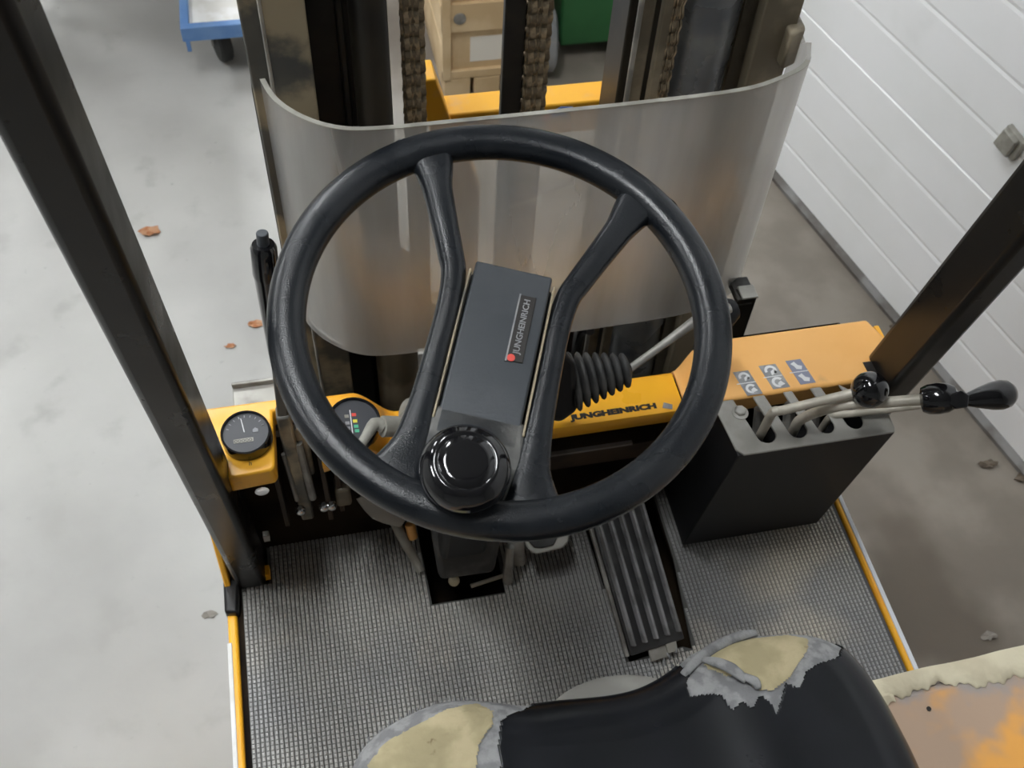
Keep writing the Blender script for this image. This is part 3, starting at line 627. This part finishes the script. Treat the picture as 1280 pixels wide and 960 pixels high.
# battery hood under and beside the seat
HD = G().prism([(X0+.004,-.9),(X1-.002,-.9),(X1-.002,.305),(X1-.02,.311),(.44,.302),(X0+.004,.302)], .40, .798).done('battery_hood', MT['hood'], FK, bevel=.01, seg=3); HD['label'] = 'worn orange battery hood'
xs = np.linspace(.44, .705, 220); rings = []
for i, x in enumerate(xs):
    t = (x-.44)/.265
    yf = .3155+.008*t+.0006*math.sin(x*60); wd = .012+.020*t**.8+.0025*math.sin(x*75)+.0022*math.sin(x*230+1)+.0012*math.sin(x*610)+.003*math.sin(x*31)
    hh = .0035+.0008*math.sin(x*160); z = .7985
    rings.append([V(x,yf,z-.014),V(x,yf+.002,z+hh*.4),V(x,yf-.004,z+hh),V(x,yf-wd*.5,z+hh*.9),V(x,yf-wd+.002,z+hh*.7),V(x,yf-wd,z+.0003),V(x,yf-wd*.5,z)])
G().loft(rings).done('foam_strip', MT['foamstrip'], HD, angle=60)['label'] = 'torn cream foam strip'
rings = []
for i, x in enumerate(np.linspace(.475,.51,12)):
    rings.append([V(x,.290+.004*math.sin(i*.8)+.0,.8),V(x,.299,.803+.002*math.sin(i)),V(x,.303,.80)])
G().loft(rings).done('foam_scrap', MT['foamstrip'], HD)
G().lathe([(.0025,0),(.0025,.0006)], on_z(1161,886,.7985), (0,0,1), 12).done('hole_mark', MT['ink'], HD)

# ---- seat
out_pts = [(-.041,.24),(-.041,.291),(-.037,.311),(-.014,.333),(.025,.347),(.056,.351),(.092,.344),(.125,.334),(.159,.331),(.205,.327),(.237,.329),(.268,.339),(.293,.353),(.329,.361),(.369,.359),(.409,.352),(.437,.336),(.451,.312),(.459,.282),(.464,.246),(.467,.19),(.468,.0),(.46,-.12),(.36,-.15),(.21,-.155),(.06,-.15),(-.03,-.12),(-.041,.0)]
OP = cat([V(a, b, 0) for a, b in out_pts]+[V(*out_pts[0],0)], 14)[:-1]
OA = np.array([(p.x, p.y) for p in OP])
# resample evenly
seg = np.linalg.norm(np.roll(OA, -1, 0)-OA, axis=1); cum = np.concatenate([[0], np.cumsum(seg)]); NP_ = 1100
ss = np.linspace(0, cum[-1], NP_, endpoint=False); OC = np.vstack([OA, OA[:1]]); OA = np.stack([np.interp(ss, cum, OC[:, k]) for k in (0, 1)], 1)
def seat_z(x, y, d):
    r = .045; dd = np.clip(d, 0, r); z = .865-.045+r*np.sqrt(np.clip(1-(1-dd/r)**2, 0, 1))
    cx = (x-.213)/.10; z = z + .045 - .009*np.exp(-cx**4)*np.clip((d)/.05, 0, 1) - .0
    return z
cen = np.array([.213, .09])
K = 150; rows = []
for k in range(K+1):
    t = (k/K)**1.6*.97
    # shrink towards a centre segment
    tgt = np.stack([np.clip(OA[:,0], .06, .36), np.clip(OA[:,1], -.05, .08)], 1)
    rows.append(OA+(tgt-OA)*t)
def dist_out(Q):
    best = np.full(len(Q), 9.)
    A_ = OA; B_ = np.roll(OA, -1, 0)
    for a, b in zip(A_[::2], B_[1::2]):
        ab = b-a; tt = np.clip(((Q-a)@ab)/(ab@ab), 0, 1); dq = np.linalg.norm(Q-(a+tt[:,None]*ab), axis=1); best = np.minimum(best, dq)
    return best
grid = []
for k, rw in enumerate(rows):
    d = dist_out(rw) if k else np.zeros(NP_); z = seat_z(rw[:,0], rw[:,1], d)
    grid.append(np.column_stack([rw, z]))
side = [np.column_stack([OA, np.full(NP_, z)]) for z in (.78, .81, .83)]
def outward(R, k): c = R[:, :2]-cen; return c
bot = np.column_stack([cen+(OA-cen)*.96, np.full(NP_, .775)])
allr = [bot, np.column_stack([OA, np.full(NP_, .785)])]+[g_ for g_ in grid]
allr[2][:, 2] = np.maximum(allr[2][:, 2], .83)
def inpoly(Q, poly):
    x, y = Q[:, 0], Q[:, 1]; c = np.zeros(len(Q), bool); n = len(poly)
    for i in range(n):
        x1, y1 = poly[i]; x2, y2 = poly[(i+1) % n]
        m = ((y1 > y) != (y2 > y)) & (x < (x2-x1)*(y-y1)/(y2-y1+1e-12)+x1); c ^= m
    return c
def jag(poly, amp, n=6, seed=1):
    r = np.random.default_rng(seed); out = []
    for i in range(len(poly)):
        a = np.array(poly[i]); b = np.array(poly[(i+1) % len(poly)])
        for k in range(n): out.append(tuple(a+(b-a)*k/n+r.normal(0, amp, 2)))
    return out
foamL = jag([(-.027,.20),(-.027,.275),(-.024,.298),(-.006,.314),(.018,.322),(.052,.334),(.080,.337),(.092,.324),(.088,.309),(.075,.297),(.068,.278),(.064,.20)], .0004, 6, 1)
lineL = jag([(-.06,.20),(-.06,.303),(-.03,.36),(.04,.38),(.088,.37),(.104,.345),(.132,.334),(.130,.325),(.119,.320),(.108,.318),(.098,.312),(.090,.294),(.083,.20)], .0007, 5, 2)
foamR = jag([(.295,.334),(.312,.345),(.353,.350),(.388,.348),(.402,.338),(.394,.324),(.367,.302),(.348,.293),(.334,.296),(.326,.309),(.309,.316),(.297,.326)], .0004, 6, 3)
lineR = jag([(.268,.37),(.33,.40),(.42,.38),(.437,.330),(.427,.318),(.418,.311),(.398,.309),(.385,.303),(.372,.290),(.362,.296),(.343,.270),(.342,.284),(.334,.290),(.323,.280),(.318,.289),(.305,.284),(.300,.299),(.272,.305),(.274,.318),(.281,.327)], .0006, 4, 4)
Vv = np.vstack(allr); R_ = len(allr)
ii = np.arange(NP_); jj = (ii+1) % NP_
F_ = np.vstack([np.column_stack([r*NP_+ii, r*NP_+jj, (r+1)*NP_+jj, (r+1)*NP_+ii]) for r in range(R_-1)])
fc = Vv[F_].mean(1); rowid = np.repeat(np.arange(R_-1), NP_)
isL = inpoly(fc, foamL) | inpoly(fc, foamR); isB = (inpoly(fc, lineL) | inpoly(fc, lineR)) & ~isL & (rowid >= 1)
isL &= rowid >= 2
front = fc[:, 1] > .19
cls = np.where(isL & front, 2, np.where(isB & front, 1, 0))
def submesh(name, mat, mask, par, dz=0., noise=0.):
    f = F_[mask]; used, inv = np.unique(f, return_inverse=True); vv = Vv[used].copy(); vv[:, 2] += dz
    if noise: vv[:, 2] += noise*np.sin(vv[:, 0]*310+2*np.sin(vv[:, 1]*190))*np.cos(vv[:, 1]*270)+rng.normal(0, noise*.35, len(vv))
    me = bpy.data.meshes.new(name); me.from_pydata(vv.tolist(), [], inv.reshape(-1, 4).tolist()); me.update()
    bm = bmesh.new(); bm.from_mesh(me)
    if par is None or True:
        if name == 'seat':
            vs = [bm.verts[i] for i in range(len(bm.verts)) if False]
    bmesh.ops.recalc_face_normals(bm, faces=bm.faces); bm.to_mesh(me); bm.free()
    return link(name, me, mat, par, angle=0)
# closed cushion core (foam) just below the cover, cover mesh on top
ST = submesh('seat', MT['vinyl'], cls == 0, FK); ST['label'] = 'black vinyl seat with torn front corners'
sd = ST.modifiers.new('s', 'SOLIDIFY'); sd.thickness = .0022; sd.offset = 1
for sd_ in (fc[:, 0] < .2, fc[:, 0] >= .2):
    submesh('torn_backing', MT['lining'], (cls >= 1) & sd_, ST, .0, .0005)
    submesh('seat_foam', MT['foam'], (cls == 2) & sd_, ST, .0016, .0004)
cap = np.vstack([grid[-1]])+np.array([0,0,.00215]); G().add([tuple(c) for c in cap], [tuple(range(NP_))]).done('seat_top_patch', MT['vinyl'], ST, smooth=False)
# loose curled backing strips on the right corner
def zat(x, y):
    q = np.array([[x, y]]); return float(seat_z(q[:, 0], q[:, 1], dist_out(q))[0])
def strip(pl, r, name='backing_strip'):
    pts_ = [V(x, y, zat(x, y)+h) for x, y, h in pl]; G().tube(pts_, r, 8, 4, flat=.45).done(name, MT['lining'], ST, angle=0)
strip([(.274,.326,.003),(.292,.338,.005),(.315,.348,.006),(.340,.354,.008),(.358,.356,.009)], [.004,.005,.0055,.005,.0035])
strip([(.296,.337,.004),(.305,.328,.007),(.316,.318,.007),(.326,.306,.004)], [.003,.0055,.006,.004])
strip([(.322,.312,.005),(.333,.303,.005),(.334,.296,.003)], [.003,.005,.003])
for k in range(26):   # frayed threads
    x = .255+.035*random.random(); y = .333+.012*random.random()+(x-.255)*.35
    z = zat(x, y); G().tube([(x,y,z),(x-.004+.008*random.random(),y+.004+.004*random.random(),z+.003)], [.0008,.0003], 5).done('thread', MT['lining'], ST, angle=0) if k < 14 else None
rr_ = random.Random(3)
for k in range(34):
    i = int(lk(0, 1, k/33)*150); x = lk(-.03,.085,k/33); j = int(np.argmin(abs(OA[:,0]-x)+np.where(OA[:,1] > .25, 0, 9))); p = OA[j]
    G().tube([(p[0],p[1]-.004,.868),(p[0]+rr_.uniform(-.002,.002),p[1]+.001+rr_.uniform(0,.003),.874)], [.0018,.0005], 5).done('thread', MT['lining'], ST, angle=0)
# pale rounded front pad below the seat nose
G().sphere((.243,.366,.70), .075, 40, (1.05,.56,.28)).done('seat_front_pad', MT['pad'], FK)
G().box(-.02,.45,-.1,.28,.79,.80).done('seat_base', MT['dark'], FK)
# ---- steering wheel
def wp(q, p, h=0.): return WC+WB*q+WA*p+WN*h
wf = (WC, WB, WA, WN)
R0 = .1702; rings = []; NS = 128
for i in range(NS):
    a = 2*pi*i/NS; d = WB*math.cos(a)+WA*math.sin(a); ring = []
    for j in range(24):
        b = 2*pi*j/24; cx, sx_ = math.cos(b), math.sin(b)
        e1_ = .80; ex = math.copysign(abs(cx)**e1_, cx)*.0152; ez = math.copysign(abs(sx_)**.95, sx_)*.0135
        ring.append(WC+d*(R0+ex)+WN*ez)
    rings.append(ring)
rings.append(rings[0])
SW = G().loft(rings, caps=False).done('steering_wheel', MT['rim'], FK, angle=0); SW['label'] = 'black steering wheel rim'
bm = bmesh.new(); bm.from_mesh(SW.data); bmesh.ops.remove_doubles(bm, verts=bm.verts, dist=1e-5); bmesh.ops.recalc_face_normals(bm, faces=bm.faces); bm.to_mesh(SW.data); bm.free()
def rrect(w, h, n=5, r=.45):
    out = []; rr = min(w, h)*r
    for cx, cy, a0 in ((w/2-rr,h/2-rr,0),(-w/2+rr,h/2-rr,90),(-w/2+rr,-h/2+rr,180),(w/2-rr,-h/2+rr,270)):
        for k in range(n): a = math.radians(a0+90*k/(n-1)); out.append((cx+rr*math.cos(a), cy+rr*math.sin(a)))
    return out
for s in (-1, 1):
    path = [(.098,.150,-.001,.058,.018),(.0925,.138,-.001,.040,.0195),(.086,.125,-.0015,.034,.020),(.078,.105,-.002,.0255,.019),(.064,.072,-.003,.0225,.018),(.0535,.047,-.004,.0215,.017),(.0475,.030,-.004,.0205,.017),(.0445,.0,-.004,.020,.017),(.0445,-.04,-.004,.020,.017),(.0450,-.085,-.0035,.022,.018),(.0465,-.12,-.003,.027,.019),(.050,-.143,-.002,.040,.019),(.054,-.158,-.002,.062,.018)]
    Q = cat([V(a, b, c) for a, b, c, w, h in path], 5, None); Wd_ = []; Hd_ = []
    for i in range(len(path)-1):
        for k in range(5): Wd_.append(lk(path[i][3], path[i+1][3], k/5)); Hd_.append(lk(path[i][4], path[i+1][4], k/5))
    Wd_.append(path[-1][3]); Hd_.append(path[-1][4]); rings = []
    for i, q in enumerate(Q):
        t = (Q[min(i+1, len(Q)-1)]-Q[max(i-1, 0)]); tq = V(t.x*s, t.y, 0).normalized(); nq = V(-tq.y, tq.x, 0)
        rings.append([wp(q.x*s+nq.x*a, q.y+nq.y*a, q.z+b) for a, b in rrect(Wd_[i], Hd_[i])])
    G().loft(rings).done('spoke', MT['rim'], SW, angle=50)
G().prism([(-.040,-.158),(.046,-.158),(.036,-.095),(.034,-.088),(-.034,-.088),(-.038,-.1)], -.012, .0035, wf).done('hub_web', MT['rim_worn'], SW, bevel=.004, seg=3)
G().prism([(-.0318,-.112),(.0318,-.112),(.0318,.043),(-.0318,.043)], -.020, .0035, wf).done('hub_cover', MT['plate'], SW, bevel=.002, seg=2)
G().prism([(-.034,-.10),(.034,-.10),(.034,.038),(-.034,.038)], -.03, -.010, wf).done('hub_housing', MT['dark_plastic'], SW, bevel=.002)
for s in (-1, 1): G().prism([(s*.0338,-.100),(s*.0356,-.100),(s*.0356,.034),(s*.0338,.034)], -.01, .0046, wf).done('trim_edge', MT['mast_grey'], SW, bevel=.0006)
EM = G().prism([(.0095,-.040),(.0225,-.040),(.0225,.020),(.0095,.020)], .0036, .0044, wf).done('emblem', MT['ink'], SW, bevel=.0004); EM['label'] = 'black maker badge'
flat('badge_edge', [(.0085,-.041),(.0098,-.041),(.0098,.0205),(.0085,.0205)], wp(0,0,.0036), WB, WA, WN, MT['decal'], SW, .0012)
text('JUNGHEINRICH', .0070, wp(.0180,-.033,.0045), WA, -WB, MT['decal'], EM, width=.050, bold=.0001)
G().lathe([(.0032,0),(.0032,.0006),(1e-5,.0007)], wp(.0128,-.0375,.0044), WN, 14).done('badge_logo', MT['col_red'], EM)
# spinner knob
kO = wp(-.002,-.1435,.0)
prof = [(.020,.0),(.020,.010),(.026,.0125),(.0325,.017),(.0352,.0235),(.0350,.030),(.0325,.0355),(.028,.0385),(.0235,.0398),(.0222,.0396),(.0215,.0388),(.0208,.0392),(.018,.0400),(.008,.0408),(1e-5,.0409)]
prof = [(.020,.0),(.020,.010),(.024,.0115),(.0300,.0155),(.0328,.021),(.0332,.027),(.0318,.033),(.0285,.0375),(.024,.0402),(.0212,.0410),(.0206,.0404),(.0200,.0404),(.0194,.0411),(.014,.0415),(1e-5,.0417)]
KN = G().lathe(prof, kO, WN, 64).done('spinner_knob', MT['gloss_black'], SW, angle=0); KN['label'] = 'glossy round spinner knob'
G().lathe([(.030,-.002),(.0325,.004),(.031,.0055),(.024,.006)], kO, WN, 48).done('knob_base', MT['slotplate'] if False else MT['rim'], SW)

# ------------------------------------------------------------------ rubber floor mat (lies on the floor plate): a thing of its own
mat_poly = [(-.174,.10),(-.174,.693),(-.137,.695),(-.137,.765),(-.004,.766),(HX0-.003,.766),(HX0,HY),(HX1,HY),(HX1+.002,.766),(.312,.766),(.314,.69),(.317,.608),(.321,.604),(.3225,.505),(.323,.494),(.348,.498),(.400,.502),(.412,.496),(.426,.632),(.428,.766),(.6885,.766),(.6885,.10)]
MTM = G().prism(mat_poly, .495, .4985).done('floor_mat', MT['rubber_base'], None)
tag(MTM, 'grey ribbed rubber mat covering the forklift footwell, cut out round the pedals', 'mat')
pit = .0058; xs = np.arange(-.171, .687, pit); ys = np.arange(.262, .764, pit*1.04)
XX, YY = np.meshgrid(xs, ys); Q = np.column_stack([XX.ravel(), YY.ravel()])
hb, ht = .00235, .0014; hy, hty = .0029, .0024
ok = np.ones(len(Q), bool)
for dx, dy in ((-hb,-hy),(hb,-hy),(hb,hy),(-hb,hy)): ok &= inpoly(Q+np.array([dx, dy]), mat_poly)
Q = Q[ok]; n = len(Q); base = np.array([(-hb,-hy,0),(hb,-hy,0),(hb,hy,0),(-hb,hy,0),(-ht,-hty,1),(ht,-hty,1),(ht,hty,1),(-ht,hty,1)])
VV = (np.column_stack([Q, np.full(n, .4984)])[:, None, :]+base[None]*np.array([1,1,.0021])).reshape(-1, 3)
ff = np.array([(4,5,6,7),(0,1,5,4),(1,2,6,5),(2,3,7,6),(3,0,4,7)])
FF = (np.arange(n)[:, None, None]*8+ff[None]).reshape(-1, 4)
me = bpy.data.meshes.new('mat_studs'); me.from_pydata(VV.tolist(), [], FF.tolist()); me.update()
o = link('mat_studs', me, MT['rubber'], MTM, smooth=False); o['kind'] = 'stuff'

# ------------------------------------------------------------------ things in the hall behind
def caster(par, x, y, r, w, mat, ztop):
    G().lathe([(r*.3,-w/2),(r*.9,-w/2),(r,-w*.35),(r,w*.35),(r*.9,w/2),(r*.3,w/2)], (x,y,r+.001), (1,.3,0), 28).done('wheel', mat, par)
    g = G(); g.box(x-w/2-.008,x-w/2-.003,y-.015,y+.02,r*.9,ztop); g.box(x+w/2+.003,x+w/2+.008,y-.015,y+.02,r*.9,ztop); g.box(x-w/2-.01,x+w/2+.01,y-.025,y+.025,ztop-.006,ztop); g.done('caster_fork', MT['steel_grey'], par)
CT = empty('platform_trolley', (-.1, 2.75, 0), 'blue-rimmed platform trolley with white deck and black casters, behind the mast', 'trolley')
G().box(-.275,.03,2.462,3.1,.165,.172).done('deck', MT['white'], CT)
for a in ((-.285,.04,2.44,2.462),(-.285,.04,3.1,3.122)): G().box(a[0],a[1],a[2],a[3],.145,.185).done('frame_rail', MT['blue'], CT, bevel=.002)
for a in ((-.285,-.263,2.462,3.1),(.02,.04,2.462,3.1)): G().box(a[0],a[1],a[2],a[3],.145,.185).done('frame_rail', MT['blue'], CT, bevel=.002)
G().box(-.278,-.268,2.436,2.45,.118,.15).done('bumper_foot', MT['blue'], CT)
for x, y in ((-.20,2.56),(-.03,2.56),(-.20,3.02),(-.03,3.02)): caster(CT, x, y, .058, .034, MT['black_tyre'], .145)
G().box(-.14,-.05,2.55,2.60,.173,.174).done('deck_label', MT['paper'], CT)
ST2 = empty('wheeled_rack', (-.78, 2.86, 0), 'white framed wheeled rack, far behind beside the left guard post', 'rack')
for x in (-.80,-.745): G().box(x,x+.028,2.80,2.83,.085,.9).done('upright', MT['white'], ST2, bevel=.002)
G().box(-.81,-.705,2.79,2.86,.062,.088).done('base_rail', MT['steel_grey'], ST2, bevel=.002)
caster(ST2, -.748, 2.80, .03, .022, MT['black_tyre'], .062); caster(ST2, -.79, 2.80, .03, .022, MT['black_tyre'], .062)
# crate
CR = empty('wooden_crate', (.48, 2.5, 0), 'pale wooden crate with paper label, seen between the mast chains', 'crate')
cx0, cx1, cy0, cy1 = .365, .62, 2.30, 2.78
for x in (cx0+.005, .45, cx1-.075): G().box(x,x+.07,cy0,cy1,0,.06).done('foot', MT['wood'], CR, bevel=.002)
for k, (a, b_) in enumerate(((.062,.30),)): G().box(cx0+.012,cx1-.012,cy0+.012,cy1-.012,a,.52).done('inner_panel', MT['wood'], CR)
for z0_, z1_ in ((.062,.085),(.205,.285),(.46,.52)): G().box(cx0,cx1,cy0,cy0+.012,z0_,z1_).done('plank', MT['wood'], CR, bevel=.001)
for x in (cx0, cx1-.05): G().box(x,x+.022,cy0-.004,cy0+.012,.062,.52).done('plank', MT['wood'], CR, bevel=.001)
for z0_, z1_ in ((.062,.16),(.165,.27),(.275,.38),(.385,.52)): G().box(cx0,cx0+.012,cy0+.013,cy1,z0_,z1_).done('plank', MT['wood'], CR, bevel=.001)
G().box(cx0+.075,cx0+.19,cy0+.0105,cy0+.012,.105,.180).done('paper_label', MT['paper'], CR)
G().lathe([(.016,0),(.016,.003)], (cx0+.045,cy0,.245), (0,-1,0), 16).done('stamp', MT['steel_grey'], CR)
# green bin
GB = empty('wheeled_bin', (.95, 2.65, 0), 'dark green wheeled bin with grey wheel, behind the mast on the right', 'bin')
r_b = lambda z, e: [V(.715-e,2.42-e,z),V(1.12+e,2.42-e,z),V(1.12+e,2.86+e,z),V(.715-e,2.86+e,z)]
g = G(); g.loft([r_b(.045,0), r_b(.09,.006), r_b(.9,.045), r_b(.9,.06), r_b(.94,.06)]); g.done('body', MT['green'], GB, bevel=.02, seg=3)
G().prism([(.66,2.36),(1.18,2.36),(1.18,2.92),(.66,2.92)], .941, .97).done('lid', MT['green'], GB, bevel=.008)
for x in (.675, 1.15):
    G().lathe([(.02,-.014),(.075,-.016),(.086,-.01),(.086,.01),(.075,.016),(.02,.014)], (x,2.40,.088), (1,-.12,0), 36).done('wheel', MT['tyre'], GB)
# unseen bench with drawers, added beyond the frame to cast the soft floor shadow
CB = empty('shadow_bench', (-.56, 3.1, 0), 'unseen bench with an overhanging top and dark drawers, added beyond the frame to cast a floor shadow', 'shadow_bench')
G().box(-.67,-.30,2.98,3.5,.06,.80).done('body', MT['dark_plastic'], CB, bevel=.006); G().box(-.65,-.32,3.0,3.48,0,.059).done('plinth', MT['dark'], CB)
G().box(-.69,-.29,2.20,3.52,.801,.84).done('shadow_bench_top', MT['wood'], CB, bevel=.004)
for k in range(3): d = G().box(-.65,-.32,2.965,2.979,.10+k*.23,.31+k*.23).done('drawer', MT['mast_grey'], CB, bevel=.003); G().box(-.54,-.43,2.95,2.964,.26+k*.23,.275+k*.23).done('handle', MT['steel_grey'], d)
# dried leaves and scraps
def leaf(x, y, s, mat, label, seed, group='dried leaves on the floor', cat_='leaf', name='dried_leaf'):
    r = random.Random(seed); n = 14; vs = [V(x, y, .006*s/.02)]; a0 = r.uniform(0, 6)
    for i in range(n):
        a = a0+2*pi*i/n; rad = s*(.55+.45*abs(math.cos((a-a0)*.5))**.5)*(1+r.uniform(-.25,.2)); vs.append(V(x+rad*math.cos(a)*1.25, y+rad*math.sin(a)*.7, r.uniform(.002, .010)*s/.02))
    fs = [(0, i+1, (i+1) % n+1) for i in range(n)]
    o = G().add(vs, fs).done(name, mat, None, smooth=False); m_ = o.modifiers.new('s', 'SOLIDIFY'); m_.thickness = .0012
    tag(o, label, cat_, group)
leaf(-.404,1.912,.024,MT['leaf'],'reddish dried leaf on the pale floor, nearest the left guard post',1)
leaf(-.176,1.590,.016,MT['leaf'],'dried orange-brown leaf on the floor beside the parking brake grip',2)
leaf(-.232,1.535,.011,MT['leaf'],'tiny brown leaf below left of the brake grip on the pale floor',3)
leaf(1.300,.955,.018,MT['leafg'],'dark brown leaf on the dirty floor near the white door, left of its pair',4)
leaf(1.365,.915,.018,MT['leafg'],'dark brown leaf against the foot of the white door at the right edge',5)
leaf(1.262,1.345,.012,MT['leafg'],'small dark leaf by the door seal beside the right guard post',6)
leaf(1.125,.600,.015,MT['stone'],'grey crumpled scrap on the dirty floor beyond the battery hood',7,None,'scrap','paper_scrap')
leaf(-.30,.905,.012,MT['stone'],'flat pale scrap on the floor outside the left side panel',8,None,'scrap','paper_scrap')
